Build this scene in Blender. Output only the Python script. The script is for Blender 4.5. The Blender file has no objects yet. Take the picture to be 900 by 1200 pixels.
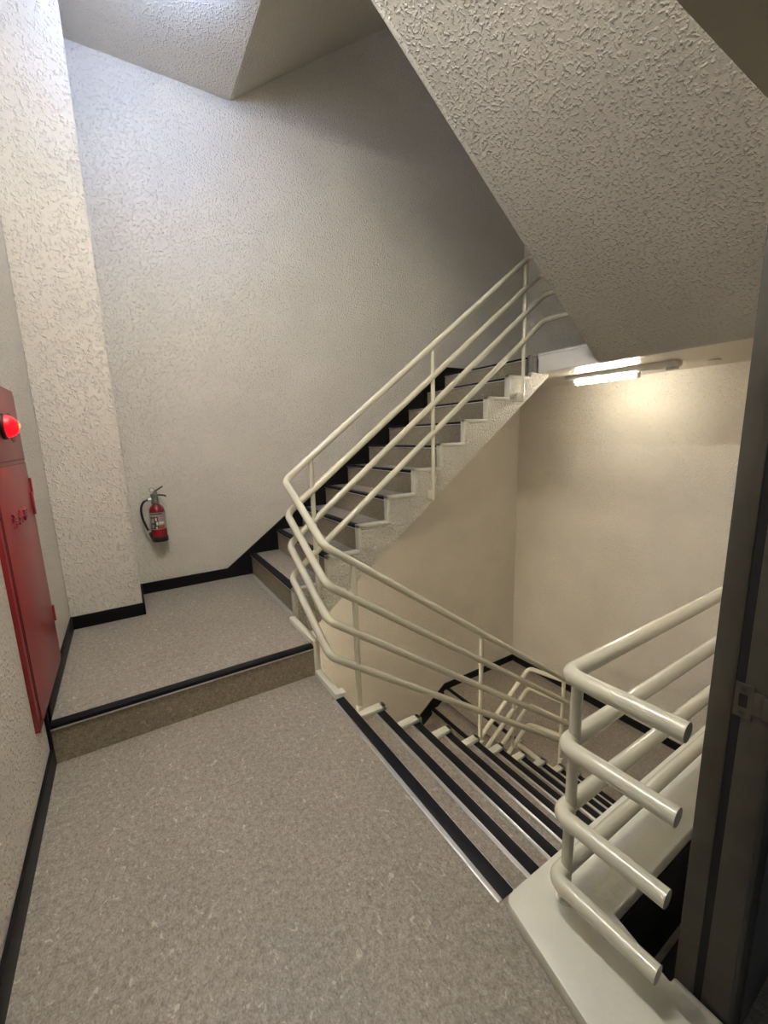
import bpy, bmesh, math
from mathutils import Vector, Matrix
S = bpy.context.scene
C = S.collection
PI = math.pi

# ---------------------------------------------------------------- dimensions
R, T = 0.18, 0.2468                 # rise, going
W = -1.235                          # left wall
YF = 1.833                          # back wall
XE = 3.478                          # end wall
YR = 0.285                          # riser of the raised platform
YS = 0.734                          # near end of the climbing steps
YD = -1.133                         # right end of the descending steps
X1 = 0.035                          # first riser of the climbing flight
YDOOR = -1.5

# ---------------------------------------------------------------- materials
def nt(name):
    m = bpy.data.materials.new(name); m.use_nodes = True
    t = m.node_tree
    return m, t, t.nodes, t.links, t.nodes['Principled BSDF']

def coords(N, L, scale=(1, 1, 1)):
    tc = N.new('ShaderNodeTexCoord'); mp = N.new('ShaderNodeMapping')
    mp.inputs['Scale'].default_value = scale
    L.new(tc.outputs['Object'], mp.inputs['Vector'])
    return mp.outputs['Vector']

def ramp(N, L, src, stops):
    r = N.new('ShaderNodeValToRGB'); e = r.color_ramp.elements
    while len(e) < len(stops): e.new(0.5)
    for k, (p, c) in enumerate(stops):
        e[k].position = p; e[k].color = c if len(c) == 4 else (*c, 1)
    L.new(src, r.inputs['Fac']); return r.outputs['Color']

def noise(N, L, vec, scale, detail=2, rough=0.5, dist=0.0):
    n = N.new('ShaderNodeTexNoise'); n.inputs['Scale'].default_value = scale
    n.inputs['Detail'].default_value = detail; n.inputs['Roughness'].default_value = rough
    n.inputs['Distortion'].default_value = dist
    L.new(vec, n.inputs['Vector']); return n.outputs['Fac']

def stucco(name, col, size=1.0, depth=0.004, rough=0.45, thresh=0.5, stretch=(1, 1, 1)):
    m, t, N, L, P = nt(name)
    v = coords(N, L, stretch)
    big = noise(N, L, v, 46/size, 0.6, 0.4, 0.25)
    b_a = ramp(N, L, big, [(thresh-.10, (0, 0, 0)), (thresh+.17, (1, 1, 1))])
    big2 = noise(N, L, v, 71/size, 1.0, 0.4, 0.2)
    b_b = ramp(N, L, big2, [(.34, (0, 0, 0)), (.68, (1, 1, 1))])
    mu = N.new('ShaderNodeMath'); mu.operation = 'MULTIPLY'
    L.new(b_a, mu.inputs[0]); L.new(b_b, mu.inputs[1]); blob = mu.outputs[0]
    fine = noise(N, L, v, 140/size, 2.0, 0.6)
    wide = noise(N, L, v, 2.2, 2.0)
    b1 = N.new('ShaderNodeBump'); b1.inputs['Distance'].default_value = depth*0.35
    b1.inputs['Strength'].default_value = 0.55
    L.new(fine, b1.inputs['Height'])
    b2 = N.new('ShaderNodeBump'); b2.inputs['Distance'].default_value = depth
    b2.inputs['Strength'].default_value = 0.8
    L.new(blob, b2.inputs['Height']); L.new(b1.outputs['Normal'], b2.inputs['Normal'])
    L.new(b2.outputs['Normal'], P.inputs['Normal'])
    c0 = tuple(x*0.95 for x in col); c1 = tuple(min(1, x*1.04) for x in col)
    L.new(ramp(N, L, wide, [(0.3, c0), (0.7, c1)]), P.inputs['Base Color'])
    P.inputs['Roughness'].default_value = rough
    return m

def vinyl(name, col, stretch=(1, 1, 1), rough=0.42):
    m, t, N, L, P = nt(name)
    v = coords(N, L, stretch)
    a = noise(N, L, v, 62, 6.0, 0.78, 0.3)
    b = noise(N, L, v, 48, 2.0, 0.5, 1.2)
    w = noise(N, L, v, 3.0, 2.0)
    dark = tuple(x*0.68 for x in col); lite = tuple(min(1, x*1.30) for x in col)
    base = ramp(N, L, a, [(0.34, dark), (0.50, col), (0.66, lite)])
    g = noise(N, L, v, 190, 3.0, 0.7, 0.4)
    mg = N.new('ShaderNodeMix'); mg.data_type = 'RGBA'; mg.blend_type = 'MULTIPLY'; mg.inputs['Factor'].default_value = 1
    L.new(base, mg.inputs['A'])
    L.new(ramp(N, L, g, [(0.32, (.68, .67, .66)), (0.5, (1, 1, 1)), (0.68, (1.3, 1.29, 1.27))]), mg.inputs['B'])
    base = mg.outputs['Result']
    fl = ramp(N, L, b, [(0.66, (0, 0, 0)), (0.70, (.8, .8, .8))])
    mx = N.new('ShaderNodeMix'); mx.data_type = 'RGBA'
    L.new(fl, mx.inputs['Factor']); L.new(base, mx.inputs['A'])
    mx.inputs['B'].default_value = (*[min(1, x*1.8) for x in col], 1)
    m2 = N.new('ShaderNodeMix'); m2.data_type = 'RGBA'; m2.blend_type = 'MULTIPLY'
    m2.inputs['Factor'].default_value = 1
    L.new(mx.outputs['Result'], m2.inputs['A'])
    L.new(ramp(N, L, w, [(0.3, (.92, .92, .92)), (0.7, (1.05, 1.04, 1.02))]), m2.inputs['B'])
    L.new(m2.outputs['Result'], P.inputs['Base Color'])
    bp = N.new('ShaderNodeBump'); bp.inputs['Distance'].default_value = 0.0006
    bp.inputs['Strength'].default_value = 0.3
    P.inputs['Roughness'].default_value = rough; P.inputs['Specular IOR Level'].default_value = 0.35
    L.new(w, bp.inputs['Height']); L.new(bp.outputs['Normal'], P.inputs['Normal'])
    return m

def plain(name, col, rough=0.4, metal=0.0, vary=0.06, scale=18, bump=0.0, coat=0.0, spec=0.5):
    m, t, N, L, P = nt(name)
    v = coords(N, L)
    n = noise(N, L, v, scale, 4.0, 0.6)
    L.new(ramp(N, L, n, [(0.3, tuple(x*(1-vary) for x in col)),
                         (0.7, tuple(min(1, x*(1+vary)) for x in col))]), P.inputs['Base Color'])
    P.inputs['Roughness'].default_value = rough; P.inputs['Metallic'].default_value = metal
    P.inputs['Coat Weight'].default_value = coat; P.inputs['Specular IOR Level'].default_value = spec
    if bump:
        n2 = noise(N, L, v, 90, 3.0, 0.6)
        b = N.new('ShaderNodeBump'); b.inputs['Distance'].default_value = bump
        b.inputs['Strength'].default_value = 0.6
        L.new(n2, b.inputs['Height']); L.new(b.outputs['Normal'], P.inputs['Normal'])
    return m

def emit(name, col, k):
    m, t, N, L, P = nt(name)
    P.inputs['Base Color'].default_value = (*[min(1, x) for x in col], 1)
    P.inputs['Emission Color'].default_value = (*col, 1)
    P.inputs['Emission Strength'].default_value = k
    P.inputs['Roughness'].default_value = 0.3
    return m

PAINT = (0.70, 0.645, 0.545)
M = dict(
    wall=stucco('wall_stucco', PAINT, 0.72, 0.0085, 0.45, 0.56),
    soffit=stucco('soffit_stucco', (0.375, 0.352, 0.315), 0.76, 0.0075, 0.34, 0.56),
    ceil=stucco('ceiling_stucco', PAINT, 0.76, 0.0075, 0.34, 0.56),
    stringer=stucco('stringer_stucco', (0.68, 0.64, 0.52), 0.62, 0.017, 0.36, 0.5),
    floor=vinyl('marbled_vinyl', (0.300, 0.262, 0.214), (1.0, 0.7, 1.0)),
    riser=vinyl('riser_vinyl', (0.265, 0.225, 0.158), (1.0, 1.0, 1.0)),
    curb=plain('curb_paint', (0.69, 0.665, 0.545), 0.38, bump=0.0012, vary=0.03),
    rail=plain('rail_enamel', (0.65, 0.615, 0.475), 0.22, vary=0.03, bump=0.0003, coat=0.3),
    black=plain('black_vinyl', (0.008, 0.008, 0.009), 0.5, vary=0.2, bump=0.0003, spec=0.18),
    skirt=plain('black_skirting', (0.007, 0.006, 0.006), 0.5, vary=0.2, spec=0.2),
    alu=plain('aluminium', (0.74, 0.74, 0.75), 0.32, 0.9, vary=0.05),
    red=plain('red_enamel', (0.29, 0.010, 0.014), 0.36, vary=0.05, bump=0.0002, spec=0.7),
    redx=plain('red_extinguisher', (0.22, 0.004, 0.010), 0.2, vary=0.05, coat=0.4),
    shaded_red=plain('shaded_red_disc', (0.18, 0.010, 0.014), 0.4),  # darker copy of the red enamel, shade put into the colour
    gap=plain('dark_gap', (0.07, 0.002, 0.004), 0.6),
    jamb=plain('olive_door_frame', (0.060, 0.053, 0.038), 0.42, vary=0.12, bump=0.0004),
    olive=plain('olive_paint', (0.25, 0.22, 0.155), 0.6, vary=0.05),
    casing=plain('dark_casing', (0.016, 0.019, 0.017), 0.5, vary=0.12),
    corridor=plain('corridor_grey_paint', (0.055, 0.062, 0.068), 0.6),
    steel=plain('strike_steel', (0.085, 0.074, 0.054), 0.4, 0.3),
    gasket=plain('black_gasket', (0.004, 0.004, 0.004), 0.7),
    pit=plain('black_sheet_floor', (0.012, 0.013, 0.014), 0.3, vary=0.2),
    postbase=plain('grey_post_base', (0.33, 0.31, 0.28), 0.5, vary=0.1),
    white=plain('white_enamel', (0.78, 0.78, 0.74), 0.35, vary=0.02),
    panel=plain('pale_grey_panel', (0.62, 0.60, 0.57), 0.45, vary=0.03),
    brass=plain('brass', (0.45, 0.30, 0.10), 0.3, 0.8),
    gunmetal=plain('grey_cast_metal', (0.20, 0.20, 0.17), 0.4, 0.6),
    lever=plain('dark_lever', (0.05, 0.06, 0.055), 0.4, 0.4),
    rubber=plain('black_rubber', (0.008, 0.008, 0.008), 0.4),
    lab_silver=plain('label_silver', (0.33, 0.31, 0.30), 0.4),
    lab_dark=plain('label_dark', (0.045, 0.04, 0.045), 0.5),
    lab_pink=plain('label_pink', (0.48, 0.27, 0.29), 0.5),
    lab_yellow=plain('label_yellow', (0.58, 0.40, 0.04), 0.5),
    lab_white=plain('label_white', (0.72, 0.72, 0.70), 0.5),
    lab_red=plain('label_red', (0.35, 0.05, 0.05), 0.5),
    tube_cool=emit('lit_tube_cool', (0.46, 0.60, 1.0), 27),
    tube_white=emit('lit_tube_white', (1.0, 0.985, 0.95), 114),
    fill_high=emit('lit_fill_high', (0.76, 0.82, 1.0), 8),
    fill_low=emit('lit_fill_cream', (1.0, 0.90, 0.73), 62),
    tube_warm=emit('lit_tube_neutral', (1.0, 0.91, 0.77), 20),
    lens=emit('lit_red_lens', (1.0, 0.002, 0.01), 0.32),
    lens_core=emit('lit_red_lens_core', (1.0, 0.14, 0.03), 0.8),
)

# ---------------------------------------------------------------- mesh helpers
class MB:
    def __init__(s): s.bm = bmesh.new(); s.mi = 0
    def box(s, x0, x1, y0, y1, z0, z1, bev=0.0, seg=2):
        b = bmesh.new()
        vs = [b.verts.new((x, y, z)) for x in (x0, x1) for y in (y0, y1) for z in (z0, z1)]
        for f in ((0, 1, 3, 2), (4, 6, 7, 5), (0, 4, 5, 1), (2, 3, 7, 6), (0, 2, 6, 4), (1, 5, 7, 3)):
            b.faces.new([vs[i] for i in f])
        s.merge(b, bev, seg); return s
    def merge(s, b, bev=0.0, seg=2):
        bmesh.ops.recalc_face_normals(b, faces=b.faces)
        if bev: bmesh.ops.bevel(b, geom=list(b.edges), offset=bev, segments=seg, affect='EDGES', profile=0.5)
        for f in b.faces: f.material_index = s.mi
        me = bpy.data.meshes.new('tmp'); b.to_mesh(me); b.free()
        s.bm.from_mesh(me); bpy.data.meshes.remove(me)
    def prism(s, pts, axis, a, c, bev=0.0, seg=2):
        """2-D outline extruded along an axis ('y': outline is xz, 'z': xy, 'x': yz)."""
        f = {'y': lambda p, q: (p[0], q, p[1]), 'z': lambda p, q: (p[0], p[1], q), 'x': lambda p, q: (q, p[0], p[1])}[axis]
        b = bmesh.new()
        A = [b.verts.new(f(p, a)) for p in pts]; B = [b.verts.new(f(p, c)) for p in pts]
        b.faces.new(A); b.faces.new(B[::-1]); n = len(pts)
        for i in range(n): b.faces.new([A[i], B[i], B[(i+1) % n], A[(i+1) % n]])
        s.merge(b, bev, seg); return s
    def tube(s, path, r, n=18, cap=True, fillet=0.0, rs=None):
        P = [Vector(p) for p in path]
        if fillet:
            Q = [P[0]]
            for i in range(1, len(P)-1):
                d0 = (P[i-1]-P[i]); d1 = (P[i+1]-P[i])
                l = min(fillet, d0.length*.45, d1.length*.45)
                a = P[i]+d0.normalized()*l; c = P[i]+d1.normalized()*l
                for k in range(9):
                    u = k/8; Q.append(a*(1-u)**2+P[i]*2*u*(1-u)+c*u*u)
            Q.append(P[-1]); P = Q
        b = bmesh.new(); rings = []
        t = (P[1]-P[0]).normalized()
        up = Vector((0, 0, 1)) if abs(t.z) < .9 else Vector((1, 0, 0))
        nrm = t.cross(up).normalized()
        for i, p in enumerate(P):
            if i == 0: tt = P[1]-P[0]
            elif i == len(P)-1: tt = P[-1]-P[-2]
            else: tt = (P[i+1]-P[i]).normalized()+(P[i]-P[i-1]).normalized()
            tt.normalize()
            nrm = (nrm-tt*nrm.dot(tt)).normalized(); bn = tt.cross(nrm)
            rr = rs[i] if rs else r
            rings.append([b.verts.new(p+(nrm*math.cos(2*PI*k/n)+bn*math.sin(2*PI*k/n))*rr) for k in range(n)])
        for i in range(len(rings)-1):
            for k in range(n):
                b.faces.new([rings[i][k], rings[i][(k+1) % n], rings[i+1][(k+1) % n], rings[i+1][k]])
        if cap: b.faces.new(rings[0]); b.faces.new(rings[-1][::-1])
        s.merge(b); return s
    def lathe(s, prof, o, axis='z', n=28):
        """prof: list of (radius, height) turned about an axis through o."""
        b = bmesh.new(); rings = []
        o = Vector(o)
        for r, h in prof:
            ring = []
            for k in range(n):
                c_, s_ = r*math.cos(2*PI*k/n), r*math.sin(2*PI*k/n)
                ring.append(b.verts.new(o+Vector({'z': (c_, s_, h), 'x': (h, c_, s_), 'y': (s_, h, c_)}[axis])))
            rings.append(ring)
        for i in range(len(rings)-1):
            for k in range(n):
                b.faces.new([rings[i][k], rings[i][(k+1) % n], rings[i+1][(k+1) % n], rings[i+1][k]])
        b.faces.new(rings[0][::-1]); b.faces.new(rings[-1])
        bmesh.ops.remove_doubles(b, verts=b.verts, dist=1e-6)
        s.merge(b); return s
    def patch(s, o, r, a0, a1, z0, z1, th=0.0006, n=10):
        """a curved label patch on an upright cylinder (angles in degrees)."""
        b = bmesh.new(); o = Vector(o); g = []
        for k in range(n+1):
            a = math.radians(a0+(a1-a0)*k/n)
            g.append([b.verts.new(o+Vector((rr*math.cos(a), rr*math.sin(a), z))) for rr, z in ((r, z0), (r+th, z0), (r+th, z1), (r, z1))])
        for k in range(n):
            for j in range(4):
                b.faces.new([g[k][j], g[k+1][j], g[k+1][(j+1) % 4], g[k][(j+1) % 4]])
        b.faces.new(g[0]); b.faces.new(g[-1][::-1])
        s.merge(b); return s
    def build(s, name, mats, parent=None, smooth=35):
        me = bpy.data.meshes.new(name); s.bm.to_mesh(me); s.bm.free()
        for m in (mats if isinstance(mats, (list, tuple)) else [mats]): me.materials.append(M[m])
        o = bpy.data.objects.new(name, me); C.objects.link(o)
        if parent: o.parent = parent; o.matrix_parent_inverse = parent.matrix_world.inverted()
        if smooth:
            me.polygons.foreach_set('use_smooth', [True]*len(me.polygons))
            me.set_sharp_from_angle(angle=math.radians(smooth))
        return o

def tag(o, label, cat, group=None, kind=None):
    o['label'] = label; o['category'] = cat
    if group: o['group'] = group
    if kind: o['kind'] = kind
    return o
def thing(name, loc, label, cat, group=None):
    o = bpy.data.objects.new(name, None); C.objects.link(o); o.location = loc
    o.empty_display_size = 0.1
    o.matrix_world = Matrix.Translation(Vector(loc))
    return tag(o, label, cat, group)
def struct(mb, name, mats, label, cat, smooth=35):
    o = mb.build(name, mats, None, smooth); o['kind'] = 'structure'
    o['label'] = label; o['category'] = cat
    return o

# ---------------------------------------------------------------- setting: walls, floors, ceilings
TOP = 5.7
struct(MB().box(W-.12, W, YDOOR-.1, YF+.12, -4.2, TOP), 'wall_left', 'wall', 'cream stucco wall with the red hydrant cabinet', 'wall')
struct(MB().box(W, -.83, 1.383, YF, .18, 3.855, .004, 1), 'wall_pillar', 'wall', 'cream stucco pilaster in the corner left of the fire extinguisher', 'wall')
struct(MB().box(W-.12, XE+.12, YF, YF+.12, -4.2, TOP), 'wall_back', 'wall', 'tall cream stucco wall with the fire extinguisher', 'wall')
struct(MB().box(XE, XE+.12, YDOOR-.1, YF, -4.2, TOP), 'wall_right', 'wall', 'cream stucco end wall behind the tube light', 'wall')
fw = MB()
fw.box(0.0, 1.5, -1.345, -1.15, -4.2, 0.0)                # wall under the curb
fw.box(1.5, XE, YDOOR-.1, -1.15, -4.2, TOP)
fw.box(W, -1.03, YDOOR-.1, YDOOR, -.12, TOP)              # left of the door
fw.box(-1.03, 1.5, YDOOR-.1, YDOOR, 1.93, TOP)            # above the door
fw.box(.235, 1.5, YDOOR-.1, YDOOR, -.5, 1.93)             # right of the door
struct(fw, 'wall_front', 'wall', 'wall around the doorway and below the white curb', 'wall')
struct(MB().box(.2, 1.6, YDOOR-.112, YDOOR-.1005, -.12, 2.6), 'wall_corridor', 'corridor', 'dark grey corridor wall right of the door frame', 'wall')
struct(MB().prism([(W, -2.7), (.9, -2.7), (.9, -1.6), (.16, -1.6), (.16, -1.5), (0.0, -1.5), (0.0, YR), (W, YR)], 'z', -.13, 0.0), 'floor', 'floor',
       'marbled beige vinyl floor of the near landing', 'floor')
pl = MB(); pl.box(W, 0.0, YR, YF, -.02, .1795); pl.mi = 1; pl.box(W, 0.0, YR-.004, YR, 0.0, .165)
struct(pl, 'floor.001', ['floor', 'riser'], 'raised marbled vinyl platform one step above the landing', 'floor')
struct(MB().box(2.225, XE, -1.15, YF, -1.93, -1.80), 'floor.002', 'floor', 'marbled vinyl half landing at the bottom of the descending stairs', 'floor')
struct(MB().box(2.42, XE, YS-.054, YF, 1.91, 1.98).box(2.36, XE, .155, YS-.054, 1.91, 1.98).box(2.42, XE, -1.15, .155, 1.91, 1.98),
       'floor.003', 'floor', 'half landing at the top of the climbing stairs', 'floor')
struct(MB().box(.13, 1.5, YDOOR, -1.345, -.52, -.42), 'floor.004', 'pit', 'dark sunken floor behind the white curb', 'floor')
struct(MB().box(2.40, XE, YS-.054, YF, 1.853, 1.911).box(2.36, XE, .155, YS-.054, 1.853, 1.911).box(2.40, XE, -1.15, .155, 1.853, 1.911),
       'ceiling', 'ceil', 'textured ceiling strip carrying the lit tube light', 'ceiling')
struct(MB().box(W, .17, YR, YF, 3.855, 3.98), 'ceiling.001', 'ceil', 'textured ceiling over the raised platform', 'ceiling')
struct(MB().box(W, 0.0, YDOOR, YR, 3.69, 3.855), 'ceiling.002', 'ceil', 'textured ceiling over the near landing', 'ceiling')
struct(MB().box(W-.12, XE+.12, YDOOR-.1, YF+.12, TOP, TOP+.1), 'ceiling.003', 'wall', 'top of the stairwell', 'ceiling')
struct(MB().box(W-.12, XE+.12, YDOOR-.1, YF+.12, -4.3, -4.2), 'floor.005', 'floor', 'bottom of the stairwell', 'floor')

# white L-shaped curb beside the descending stairs
cu = MB()
cu.prism([(1.5, -1.15), (-.012, -1.15), (-.036, -1.153), (-.050, -1.165), (-.054, -1.18), (-.127, -1.62), (.1595, -1.62), (.1595, -1.497), (.140, -1.496), (.17, -1.345), (1.5, -1.345)],
         'z', -.004, .04, .006, 2)
struct(cu, 'trim_1', 'curb', 'white painted L shaped curb under the near guard rail', 'curb')
# white upstands along the edge of the well
struct(MB().box(-.034, .004, .0, YR-.006, -.1, .028, .006).box(-.034, .004, YR-.012, YR+.03, -.1, .21, .006).box(-.034, .004, YR, YS-.05, .0, .208, .006),
       'trim_2', 'curb', 'white upstand along the edge of the stairwell opening', 'curb')
struct(MB().box(2.23, 2.262, .05, YS-.05, -1.93, -1.765, .006), 'trim_3', 'curb', 'white upstand at the bottom half landing', 'curb')
struct(MB().box(2.352, 2.370, .13, .690, 1.8535, 1.995, .003).box(2.348, 2.374, .13, .693, 1.992, 2.015, .004), 'trim_4', 'panel', 'pale upstand at the edge of the upper half landing', 'curb')
struct(MB().box(2.262, 2.352, .698, .735, 1.822, 2.0, .003), 'trim_5', 'postbase', 'grey post base beside the pale upstand', 'curb')

# black skirtings
sk = MB()
sk.box(W, W+.012, YDOOR, YR, 0.0, .085, .002).box(W, W+.012, YR-.02, YR+.06, .0, .265, .002).box(W, W+.012, YR, 1.383, .18, .265, .002)
struct(sk, 'baseboard_left', 'skirt', 'black skirting below the hydrant cabinet', 'baseboard')
sk = MB()
sk.box(W, -.818, 1.371, 1.383, .18, .265, .002).box(-.83, -.818, 1.371, YF, .18, .265, .002)
struct(sk, 'baseboard_pillar', 'skirt', 'black skirting around the corner pilaster', 'baseboard')
sk = MB()
off = .395; sl = .729
sk.prism([(-.83, .18), (.03, .18), (2.27, .18+2.24*sl), (2.27, 1.98), (XE, 1.98), (XE, 2.065), (2.27, 2.065), (-.175, .266), (-.83, .266)], 'y', YF-.012, YF)
struct(sk, 'baseboard_back', 'skirt', 'black skirting that climbs the back wall along the rising stairs', 'baseboard')
sk = MB()
sk.prism([(2.28, -1.80), (XE, -1.80), (XE, -1.712), (2.24, -1.712), (.2, -1.712-2.04*sl), (.2, -1.9-2.04*sl), (2.2, -1.93)], 'y', YF-.012, YF)
sk.box(XE-.012, XE, -1.15, YF, -1.80, -1.712, .002)
sk.box(2.25, XE, -1.15, -1.138, -1.80, -1.712, .002)
struct(sk, 'baseboard_right', 'skirt', 'black skirting around the lower half landing', 'baseboard')
struct(MB().box(XE-.012, XE, -1.15, YF, 1.98, 2.065, .002), 'baseboard_right.001', 'skirt', 'black skirting of the upper half landing', 'baseboard')
struct(MB().box(.13, 1.5, -1.352, -1.345, -.33, -.004, .001), 'baseboard_front', 'skirt', 'deep black skirting below the white curb', 'baseboard')

# edge of the platform step
e1 = MB().box(W+.012, -.034, YR-.010, YR+.036, .165, .1845, .002)
struct(e1, 'trim_6', 'black', 'black rubber nosing along the platform step', 'nosing')
struct(MB().box(W+.012, -.034, YR-.0115, YR-.002, .160, .168, .001), 'trim_7', 'alu', 'thin metal line under the platform nosing', 'nosing')

# door frame
struct(MB().box(-1.03, .40, -2.3, -1.495, 1.85, 1.93, .002), 'ceiling.004', 'olive', 'low olive ceiling over the doorway', 'ceiling')
df = MB()
df.box(.16, .235, -1.535, -1.495, -.1, 1.93, .002)
df.box(.168, .235, -1.552, -1.533, -.1, 1.93)
df.box(.16, .235, -1.60, -1.550, -.1, 1.93, .002)
df.box(-1.03, -.97, -1.60, -1.495, -.1, 1.93, .002)
D = struct(df, 'door_1', 'jamb', 'dark olive metal door frame at the right edge', 'door frame')
MB().box(.1615, .1695, -1.5515, -1.5335, -.05, 1.90).build('gasket', 'gasket', D)
MB().box(.158, .212, -1.6085, -1.5995, -.1, 1.93, .001).build('casing', 'casing', D)
sp = MB()
# strike plate with lip: outline around the latch hole
def frame_plate(mb, y0, y1, z0, z1, hy0, hy1, hz0, hz1, x0, x1):
    mb.box(x0, x1, y0, y1, hz1, z1).box(x0, x1, y0, y1, z0, hz0).box(x0, x1, y0, hy0, hz0, hz1).box(x0, x1, hy1, y1, hz0, hz1)
frame_plate(sp, -1.566, -1.537, .776, .848, -1.558, -1.544, .798, .826, .157, .1602)
sp.box(.157, .1602, -1.584, -1.566, .790, .838, .0008).box(.150, .1585, -1.602, -1.583, .792, .836, .001)
spo = sp.build('strike_plate', 'steel', D); spo['label'] = 'worn steel strike plate'
MB().box(.1585, .1608, -1.558, -1.544, .798, .826).build('latch_hole', 'gasket', spo)
for z in (.787, .837):
    MB().lathe([(.0, -.0008), (.0048, -.0008), (.0042, .0012), (.0, .0012)], (.1566, -1.551, z), 'x', 14).build('screw', 'lever', spo)

# ---------------------------------------------------------------- stairs
STEP_UP = [(X1+k*T, .18+k*R) for k in range(10)]          # riser x, z at its foot
def nosings(st, x, y0, y1, z, back, lip):
    """black rubber nosing with its two aluminium edges; back=+1 when the tread lies towards +x."""
    s = back
    bx = sorted((x-s*.010, x+s*.038)); mx = sorted((x+s*.038, x+s*.0545))
    MB().box(bx[0], bx[1], y0, y1, z-.016, z+.0045, .0015).build('nosing', 'black', st)
    fx = sorted((x-s*.0118, x-s*.006))
    ms = MB().box(fx[0], fx[1], y0, y1, z-.019, z-.013 if lip else z+.003, .0008)
    if not lip: ms.box(mx[0], mx[1], y0, y1, z-.002, z+.0042, .0008)
    ms.build('metal_strip', 'alu', st)

up = thing('staircase', (X1, 1.28, .18), 'flight of stairs climbing from the raised platform along the back wall', 'stairs', 'flights of the staircase')
for k, (x, z) in enumerate(STEP_UP):
    last = k == 9
    b = MB(); xe = 2.43 if last else x+T+.02
    b.box(x, xe, YS-.01, YF-.012, z+.035, z+R, .001)
    b.mi = 1; b.box(x-.003, x+.001, YS-.01, YF-.012, z, z+R-.016)
    st = b.build('step', ['floor', 'riser'], up)
    nosings(st, x, YS-.004, YF-.014, z+R, 1, True)
sl_ = lambda x: -.024+.741*x
# body of the flight and its outer string
xs = [(0.0, sl_(0.0)), (2.42, sl_(2.42)), (2.52, 1.853), (2.52, 1.9), (2.3, 1.9)]
prof = []
for k, (x, z) in enumerate(STEP_UP): prof += [(x+.01, z-.004), (x+.01, z+R-.004)]
poly = [(0.004, sl_(.004)), (2.43, sl_(2.43)), (2.43, 1.976)] + prof[::-1] + [(0.004, .176)]
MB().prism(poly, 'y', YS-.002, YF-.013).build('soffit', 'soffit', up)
prof = []
for k, (x, z) in enumerate(STEP_UP): prof += [(x-.022, z+.020 if k else .1785), (x-.022, z+R+.020)]
prof = prof[:-2]
poly = [(0.004, sl_(.004)), (2.432, sl_(2.432)), (2.50, 1.83), (2.50, 1.852), (2.26, 1.852), (2.26, 1.82)] + prof[::-1] + [(0.004, .1785)]
MB().prism(poly, 'y', YS-.046, YS-.001, .003, 1).build('stringer', 'stringer', up)
cb = MB()
for k, (x, z) in enumerate(STEP_UP[:9]):
    x2 = STEP_UP[k+1][0]-.02 if k < 9 else 2.43
    cb.box(x-.026, x-.004, YS-.051, YS+.003, z+(.012 if k else 0), z+R+.021, .005)
    cb.box(x-.026, x2, YS-.051, YS+.003, z+R-.003, z+R+.021, .005)
cb.build('curb', 'curb', up)['label'] = 'smooth white stepped rim'

dn = thing('staircase', (0, -.57, 0), 'flight of stairs descending from the near landing beside the white curb', 'stairs', 'flights of the staircase')
for k in range(10):
    x, z = k*T, -k*R                                       # nosing k; the tread below it
    b = MB()
    if k < 9:
        b.box(x-.02, x+T, YD, -.002, z-R-.16, z-R, .001)
    b.mi = 1; b.box(x-.004, x+.001, YD, -.002, z-R, z-.016)
    st = b.build('step', ['floor', 'riser'], dn)
    b = MB()
    nosings(st, x, YD, -.002, z, -1, False)
off = -.36
poly = [(0.004, -.16)]
prof = []
for k in range(10):
    x, z = k*T, -k*R
    prof += [(x+.022, z+.020), (x+.022, z-R+.020)]
poly = prof + [(2.30, -1.78), (2.30, -1.93), (2.225, -1.93), (.004, -.30), (.004, .02)]
MB().prism(poly, 'y', -.001, .044, .003, 1).build('stringer', 'stringer', dn)
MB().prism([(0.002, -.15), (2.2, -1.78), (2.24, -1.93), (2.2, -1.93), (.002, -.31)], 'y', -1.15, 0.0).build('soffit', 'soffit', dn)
cb = MB()
for k in range(10):
    x, z = k*T, -k*R
    cb.box(x-.004, x+.026, -.003, .048, z-R+.0, z+.026, .005)
    cb.box(x-.004, x+T+.026 if k < 9 else 2.262, -.003, .048, z-R-.004, z-R+.026, .005)
cb.build('curb', 'curb', dn)['label'] = 'smooth white stepped rim'

lo = thing('staircase', (2.28, 1.28, -1.8), 'lower flight of stairs dropping left from the bottom half landing', 'stairs', 'flights of the staircase')
for k in range(10):
    x, z = 2.28-k*T, -1.80-k*R
    b = MB(); b.box(x-T, x+.02, YS, YF-.012, z-R-.15, z-R, .001)
    b.mi = 1; b.box(x-.001, x+.004, YS, YF-.012, z-R, z-.016)
    st = b.build('step', ['floor', 'riser'], lo)
    nosings(st, x, YS, YF-.014, z, 1, True)
poly = []
for k in range(10):
    x, z = 2.28-k*T, -1.80-k*R
    poly += [(x-.022, z+.02), (x-.022, z-R+.02)]
poly = [(2.32, -1.78)] + poly + [(-.2, -3.58), (-.2, -3.9), (2.32, -2.05)]
MB().prism(poly, 'y', YS-.046, YS-.001, .003, 1).build('stringer', 'stringer', lo)
struct(MB().box(W, -.18, .0, YF, -3.9, -3.6), 'floor.006', 'floor', 'platform of the storey below', 'floor')

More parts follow.
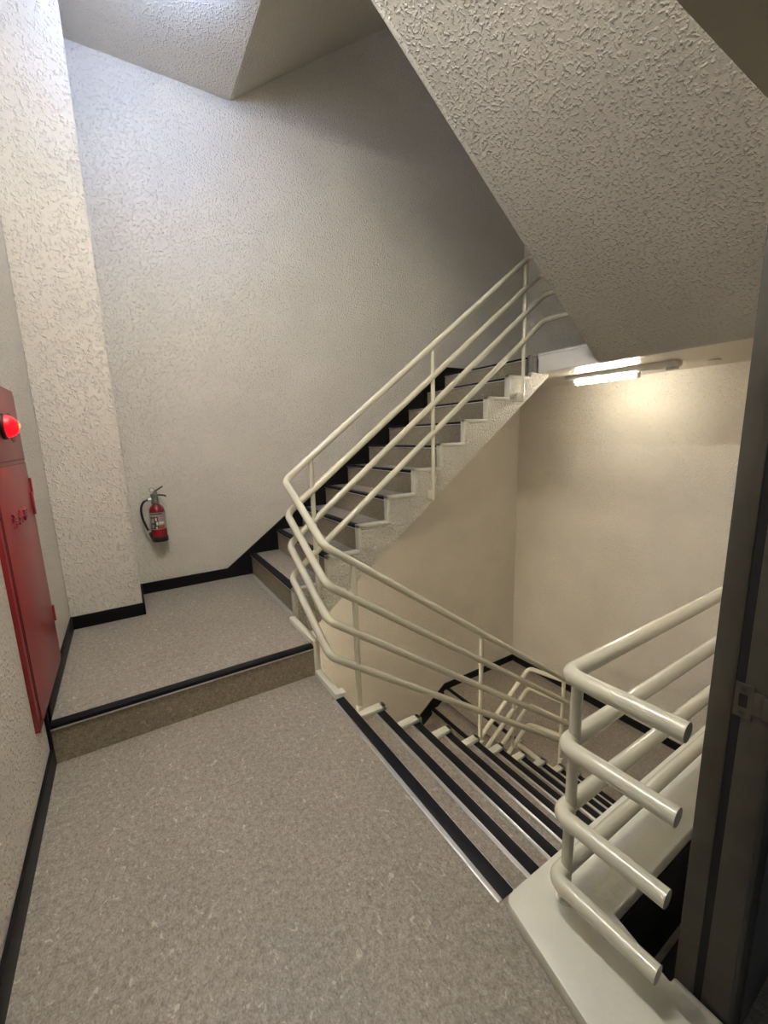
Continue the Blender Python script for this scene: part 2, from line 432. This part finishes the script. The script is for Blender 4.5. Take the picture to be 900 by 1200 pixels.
# flight crossing overhead, from the upper half landing to the storey above
ov = thing('staircase', (2.42, -.5, 1.98), 'rough plastered underside of the flight crossing overhead', 'stairs', 'flights of the staircase')
SX, SZ, SS = 2.365, 1.853, .7455
sf = lambda x: SZ+(SX-x)*SS
poly = [(SX, SZ), (SX+.03, SZ), (SX+.03, 1.98)]
for k in range(10):
    x, z = 2.42-k*T, 1.98+k*R
    poly += [(x, z), (x, z+R)]
poly += [(0.0, 3.78), (0.0, sf(0.0))]
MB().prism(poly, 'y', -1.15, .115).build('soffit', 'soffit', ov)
poly2 = [(SX, SZ), (SX+.03, SZ), (SX+.03, 2.0)]
for k in range(10):
    x, z = 2.40-k*T, 2.0+k*R
    poly2 += [(x, z), (x, z+R)]
poly2 += [(0.0, 3.80), (0.0, sf(0.0))]
MB().prism(poly2, 'y', .1145, .147, .003, 1).build('stringer', 'soffit', ov)

hi = thing('staircase', (.17, 1.25, 3.96), 'dark sloping underside of the flight high above the fire extinguisher', 'stairs', 'flights of the staircase')
poly = [(.17, 3.855), (2.45, 3.855+2.28*.729), (2.45, TOP-.02), (2.25, TOP-.02)]
poly += [(.17, 4.14)]
MB().prism(poly, 'y', YS-.05, YF-.002).build('soffit', 'ceil', hi)

# ---------------------------------------------------------------- railings
RR, PR = .0215, .0155
def post(par, x, y, zt, zb, shoe=True, r=PR):
    p = MB().tube([(x, y, zt), (x, y, zb)], r, 16).build('post', 'rail', par)
    return p
lr = thing('stair_railing', (0.0, .35, 0.0), 'cream tubular railing with four bars bending from the climbing stairs down the descending stairs', 'railing', 'tubular stair railings')
A = [(-.010, .645, z) for z in (1.097, .892, .695, .488)]
Bp = [(-.022, .07, z) for z in (.812, .608, .411, .208)]
UE = [(2.125, 2.722), (2.262, 2.608), (2.335, 2.474), (2.343, 2.272)]
DE = [(2.242, -.810), (2.21, -.983), (2.152, -1.139), (2.006, -1.213)]
for i in range(4):
    ux, uz = UE[i]; dx, dz = DE[i]
    pts = [(ux+.0, .13, uz+.01), (ux, .645, uz), A[i], Bp[i], (dx, .07, dz)]
    MB().tube(pts, RR, 20, True, .05).build('rail', 'rail', lr)
for x, zt, zb in ((.165, 1.215, .20), (1.14, 1.935, .862), (2.105, 2.712, 1.60)):
    post(lr, x, .645, zt, zb)
    MB().box(x-.022, x+.006, .640, YS-.045, zb+.005, zb+.075, .003).build('post_shoe', 'rail', lr)
for x, zt, zb in ((.138, .68, -.21), (1.085, -.015, -.86), (2.03, -.66, -1.46)):
    post(lr, x, .07, zt, zb)
    MB().box(x-.022, x+.006, .040, .075, zb+.005, zb+.075, .003).build('post_shoe', 'rail', lr)

ll = thing('stair_railing', (2.3, .4, -1.8), 'cream railing of the lower flight seen between the bars of the nearer railing', 'railing', 'tubular stair railings')
LA = [(2.322, -.946), (2.324, -1.158), (2.344, -1.358), (2.343, -1.569)]
for i in range(4):
    x, z = LA[i]; dx, dz = DE[i]
    tz = (-.812, -.985, -1.142, -1.215)[i]
    pts = [(x-1.7, .645, z-1.7*.735), (x, .645, z), (x-.02, .20, z+.09 if i < 3 else z+.14), (dx+.03, .078, tz-.006)]
    MB().tube(pts, RR*.98, 18, True, .06).build('rail', 'rail', ll)
for x in (2.115, 1.15):
    zt = -.946+(x-2.322)*.735
    post(ll, x, .645, zt, zt-.95)
    MB().box(x-.022, x+.006, .640, YS-.045, zt-.945, zt-.875, .003).build('post_shoe', 'rail', ll)

gr = thing('guard_railing', (.09, -1.24, .04), 'cream guard rail with four capped bars standing on the white curb beside the door frame', 'railing', 'tubular stair railings')
RZ = [.748, .549, .344, .138]
for i, z in enumerate(RZ):
    x = (.052, .052, .047, .043)[i]
    MB().tube([(x+.012, -1.50, z), (x, -1.239, z), (1.5, -1.239, z)], RR, 24, True, .036).build('rail', 'rail', gr)
post(gr, .092, -1.245, .75, .04, r=.0148)
post(gr, 1.25, -1.239, .75, .04, r=.0148)
for x, y in ((.092, -1.245), (1.25, -1.239)):
    MB().lathe([(0, 0), (.024, 0), (.024, .004), (.020, .007), (0, .007)], (x, y, .0395)).build('post_flange', 'rail', gr)

# ---------------------------------------------------------------- tube lights
def tube_light(y0, y1, x, zc, label, tube, t0, t1, hw=.05, dr=.076):
    o = thing('ceiling_light', (x, (y0+y1)/2, zc), label, 'ceiling light', 'tube lights of the stairwell')
    h = MB()
    h.prism([(x-hw, zc+.001), (x+hw, zc+.001), (x+hw-.002, zc-.030), (x+hw*.6, zc-.042), (x-hw*.6, zc-.042), (x-hw+.002, zc-.030)], 'y', y0, y1, .004)
    h.build('housing', 'white', o)
    for yy, s in ((y0, 1), (y1, -1)):
        MB().box(x-.030, x+.030, min(yy, yy+s*.07), max(yy, yy+s*.07), zc-.062, zc-.040, .005).build('end_cap', 'white', o)
    for yy in (t0-.012, t1+.012):
        MB().box(x-.016, x+.016, yy-.012, yy+.012, zc-dr-.019, zc-.040, .004).build('tube_holder', 'white', o)
    tb = MB().tube([(x, t0, zc-dr), (x, t1, zc-dr)], .017, 20).build('tube', tube, o)
    tb['label'] = 'glowing white tube'
    MB().lathe([(0, -.012), (.019, -.012), (.019, .012), (0, .012)], (x, t0+(t1-t0)*.42, zc-dr), 'y', 20).build('tube_clip', 'white', o)
    return o
tube_light(-.18, .74, 2.88, 1.853, 'white ceiling tube light glowing under the upper half landing', 'tube_warm', .12, .66, .078, .07)
tube_light(-1.0, -.10, -.62, 3.69, 'white ceiling tube light over the near landing', 'tube_white', -.90, -.20)
tube_light(-.18, .74, 2.88, TOP, 'unseen tube light added in the storey above as fill, over the upper half landing', 'fill_high', .05, .60)  # unseen lamp, added as fill for the upper back wall and landing
o = tube_light(.44, 1.34, -.43, 3.855, 'white ceiling tube light over the raised platform', 'tube_cool', .54, 1.24, .022, .115)
o.rotation_euler = (0, 0, PI/2)
o = tube_light(.60, 1.50, -.45, -.02, 'unseen tube light added in the storey below as fill, under the raised platform', 'fill_low', .70, 1.40)  # unseen lamp, added to brighten the walls of the lower flights

tag(MB().lathe([(0, 0), (.045, 0), (.045, -.006), (.038, -.012), (0, -.012)], (3.09, -.335, 1.8535), 'z', 28).build('cover_plate', 'curb'),
    'small round cover plate on the ceiling strip right of the tube light', 'cover plate')

# ---------------------------------------------------------------- hydrant cabinet
hc = thing('hydrant_cabinet', (W, .435, .265), 'tall red fire hydrant cabinet with a glowing lamp on the left wall', 'cabinet')
FX = -1.22
Y0, Y1 = .105, .755
MB().box(W-.001, FX, Y0, Y1, .265, 1.597, .002).build('body', 'red', hc)
up_ = MB().box(FX-.001, FX+.003, Y0+.006, Y1-.010, 1.290, 1.578, .0012).build('upper_panel', 'red', hc)
dr = MB().box(FX-.001, FX+.004, Y0+.045, Y1-.010, .290, 1.272, .0015).build('door', 'red', hc)
MB().box(FX-.0005, FX+.0035, Y0+.030, Y1-.010, 1.2705, 1.2735).box(FX-.0005, FX+.0035, Y0+.030, Y1-.010, 1.2885, 1.2915).box(FX-.0005, FX+.0012, Y0+.028, Y0+.0445, .290, 1.272).build('door_gap', 'gap', hc)
for z in (.52, 1.16):
    MB().tube([(FX+.006, Y1-.006, z-.04), (FX+.006, Y1-.006, z+.04)], .006, 10).build('hinge', 'red', dr)
MB().box(FX+.003, FX+.013, Y1-.045, Y1-.018, 1.03, 1.135, .003).build('handle', 'red', dr)
# raised characters on the door
cv = bpy.data.curves.new('raised_letters', 'FONT'); cv.body = '消'; cv.size = .066; cv.extrude = .0035; cv.align_x = 'CENTER'
def letter(ch, yc):
    c = bpy.data.curves.new('raised_letter', 'FONT'); c.body = ch; c.size = .062; c.extrude = .004; c.align_x = 'CENTER'
    c.offset = .0012
    o = bpy.data.objects.new('raised_letter', c); C.objects.link(o)
    dg = bpy.context.evaluated_depsgraph_get()
    me = bpy.data.meshes.new_from_object(o.evaluated_get(dg)); bpy.data.objects.remove(o)
    ob = bpy.data.objects.new('raised_letter', me); C.objects.link(ob)
    me.materials.clear(); me.materials.append(M['red'])
    ob.matrix_world = Matrix.Translation((FX+.0075, yc, 1.042)) @ Matrix(((0, 0, 1, 0), (1, 0, 0, 0), (0, 1, 0, 0), (0, 0, 0, 1)))
    mw = ob.matrix_world.copy()
    ob.parent = dr; ob.matrix_parent_inverse = dr.matrix_world.inverted(); ob.matrix_world = mw
for ch, yc in (('消', .300), ('火', .409), ('栓', .516)): letter(ch, yc)
bpy.data.curves.remove(cv)
MB().lathe([(0, 0), (.063, 0), (.063, .003), (.058, .005), (0, .005)], (FX+.002, .575, 1.428), 'x', 32).build('round_disc', 'shaded_red', up_)  # round disc beside the lamp, its shade painted as darker red
MB().lathe([(0, 0), (.052, 0), (.052, .012), (.044, .016), (0, .016)], (FX+.002, .405, 1.428), 'x', 32).build('lamp_base', 'rubber', up_)
ln = MB().lathe([(0, .010), (.044, .010), (.043, .024), (.037, .036), (.026, .046), (.012, .052), (0, .053)], (FX+.004, .405, 1.428), 'x', 32).build('lamp_lens', 'lens', up_)
ln['label'] = 'glowing red dome'
MB().lathe([(0, -.002), (.010, -.002), (.008, .004), (0, .006)], (FX+.0555, .405, 1.430), 'x', 18).build('lamp_glow', 'lens_core', up_)

# ---------------------------------------------------------------- fire extinguisher
ex = thing('fire_extinguisher', (-.655, 1.768, .60), 'red fire extinguisher with black hose hanging on the back wall', 'fire extinguisher')
O = (-.655, 1.768, .60)
MB().lathe([(0, .030), (.0535, .030), (.0545, .04), (.0545, .225), (.052, .245), (.045, .263), (.033, .278), (.022, .286), (.021, .300), (0, .300)], O, 'z', 40).build('cylinder', 'redx', ex, 50)
MB().lathe([(0, 0), (.055, 0), (.0575, .004), (.0575, .038), (.0555, .041), (0, .041)], O, 'z', 40).build('base_ring', 'rubber', ex)
lb = MB()
mats = ['lab_silver', 'lab_dark', 'lab_pink', 'lab_yellow', 'lab_white', 'lab_red']
r0 = .0545
lb.mi = 0; lb.patch(O, r0, -172, -20, .098, .228, .0006, 30)
lb.mi = 1; lb.patch(O, r0+.0006, -150, -60, .213, .222)
lb.mi = 3; lb.patch(O, r0+.0006, -138, -98, .198, .206)
lb.mi = 1; lb.patch(O, r0+.0006, -150, -92, .104, .196)
lb.mi = 4; lb.patch(O, r0+.0012, -113, -101, .165, .188, .0005); lb.patch(O, r0+.0012, -107, -95, .132, .158, .0005); lb.patch(O, r0+.0012, -112, -102, .106, .120, .0005)
lb.mi = 0; lb.patch(O, r0+.0012, -145, -122, .150, .186, .0005); lb.patch(O, r0+.0012, -142, -126, .112, .138, .0005)
lb.mi = 3; lb.patch(O, r0+.0017, -138, -130, .152, .168, .0005)
lb.mi = 2; lb.patch(O, r0+.0006, -90, -50, .160, .206)
lb.mi = 4; lb.patch(O, r0+.0006, -88, -50, .139, .157)
lb.mi = 3; lb.patch(O, r0+.0006, -90, -50, .131, .138); lb.patch(O, r0+.0006, -46, -26, .112, .136)
lb.mi = 5; lb.patch(O, r0+.0006, -92, -50, .100, .130)
lb.build('label', mats, ex)
vx, vy, vz = O[0]-.004, O[1], O[2]
va = MB().lathe([(0, .292), (.027, .292), (.027, .305), (.024, .308), (.023, .345), (.027, .350), (.027, .362), (.018, .370), (0, .370)], (vx, vy, vz), 'z', 26).build('valve', 'gunmetal', ex)
MB().box(vx-.008, vx+.022, vy-.011, vy+.011, vz+.352, vz+.384, .003).build('valve_head', 'gunmetal', va)
MB().tube([(vx-.005, vy, vz+.352), (vx+.03, vy-.002, vz+.356), (vx+.065, vy-.005, vz+.350), (vx+.078, vy-.006, vz+.341)], .0065, 12).build('carry_handle', 'lever', ex)
MB().tube([(vx-.002, vy, vz+.382), (vx+.020, vy-.002, vz+.393), (vx+.045, vy-.004, vz+.409), (vx+.062, vy-.005, vz+.420)], .0055, 12).build('squeeze_lever', 'lever', ex)
pin = MB()
pin.tube([(vx-.013+.016*math.cos(2*PI*k/20), vy-.010, vz+.397+.016*math.sin(2*PI*k/20)) for k in range(21)], .0028, 8)
pin.build('pin_ring', 'brass', ex)
MB().lathe([(0, -.004), (.0135, -.004), (.0135, .004), (0, .004)], (vx-.013, vy-.010, vz+.397), 'y', 22).build('pin_seal', 'lab_white', ex)
MB().tube([(vx-.022, vy, vz+.325), (vx-.045, vy, vz+.326)], .009, 14).build('hose_coupling', 'alu', ex)
hp = [(vx-.042, vy, vz+.326), (vx-.070, vy-.004, vz+.316), (vx-.092, vy-.006, vz+.285), (vx-.100, vy-.007, vz+.240),
      (vx-.096, vy-.007, vz+.190), (vx-.086, vy-.006, vz+.145), (vx-.074, vy-.005, vz+.105), (vx-.064, vy-.004, vz+.080)]
hs = []
for i in range(len(hp)-1):
    p0 = Vector(hp[max(i-1, 0)]); p1 = Vector(hp[i]); p2 = Vector(hp[i+1]); p3 = Vector(hp[min(i+2, len(hp)-1)])
    for k in range(6):
        u = k/6
        hs.append(.5*((2*p1)+(p2-p0)*u+(2*p0-5*p1+4*p2-p3)*u*u+(3*p1-p0-3*p2+p3)*u**3))
hs.append(Vector(hp[-1]))
ho = MB().tube(hs, .0078, 14).build('hose', 'rubber', ex)
MB().tube([(vx-.068, vy-.004, vz+.092), (vx-.062, vy-.004, vz+.074)], .0095, 14).build('hose_clip', 'alu', ex)
MB().tube([(vx-.062, vy-.004, vz+.076), (vx-.050, vy-.003, vz+.040), (vx-.036, vy-.002, vz+.012)], .012, 14, rs=[.010, .0125, .0155]).build('nozzle', 'rubber', ex)
MB().box(-.675, -.635, 1.815, YF+.001, .80, .90, .002).box(-.670, -.640, 1.785, 1.82, .872, .884, .002).build('wall_bracket', 'lever', ex)

# ---------------------------------------------------------------- world, camera, view
w = bpy.data.worlds.new('World'); S.world = w; w.use_nodes = True
bg = w.node_tree.nodes['Background']; bg.inputs['Color'].default_value = (.9, .93, 1.0, 1); bg.inputs['Strength'].default_value = 0.02

cam = bpy.data.cameras.new('Camera'); co = bpy.data.objects.new('Camera', cam); C.objects.link(co)
cam.sensor_fit = 'HORIZONTAL'; cam.sensor_width = 36; cam.lens = 486.07/900*36
cam.clip_start = 0.02
yaw, pit, rol = .5538178, -.1809091, -.0289548
fwv = Vector((math.sin(yaw)*math.cos(pit), math.cos(yaw)*math.cos(pit), math.sin(pit)))
rt = Vector((math.cos(yaw), -math.sin(yaw), 0)); upv = rt.cross(fwv)
r2 = math.cos(rol)*rt+math.sin(rol)*upv; u2 = -math.sin(rol)*rt+math.cos(rol)*upv
mw = Matrix.Identity(4)
for i in range(3): mw[i][0], mw[i][1], mw[i][2] = r2[i], u2[i], -fwv[i]
mw.translation = Vector((-.8252362, -1.8099629, 1.3475082))
co.matrix_world = mw
S.camera = co
S.view_settings.view_transform = 'Standard'; S.view_settings.look = 'None'
S.view_settings.gamma = 1; S.view_settings.use_curve_mapping = False
S.view_settings.exposure = 2.13
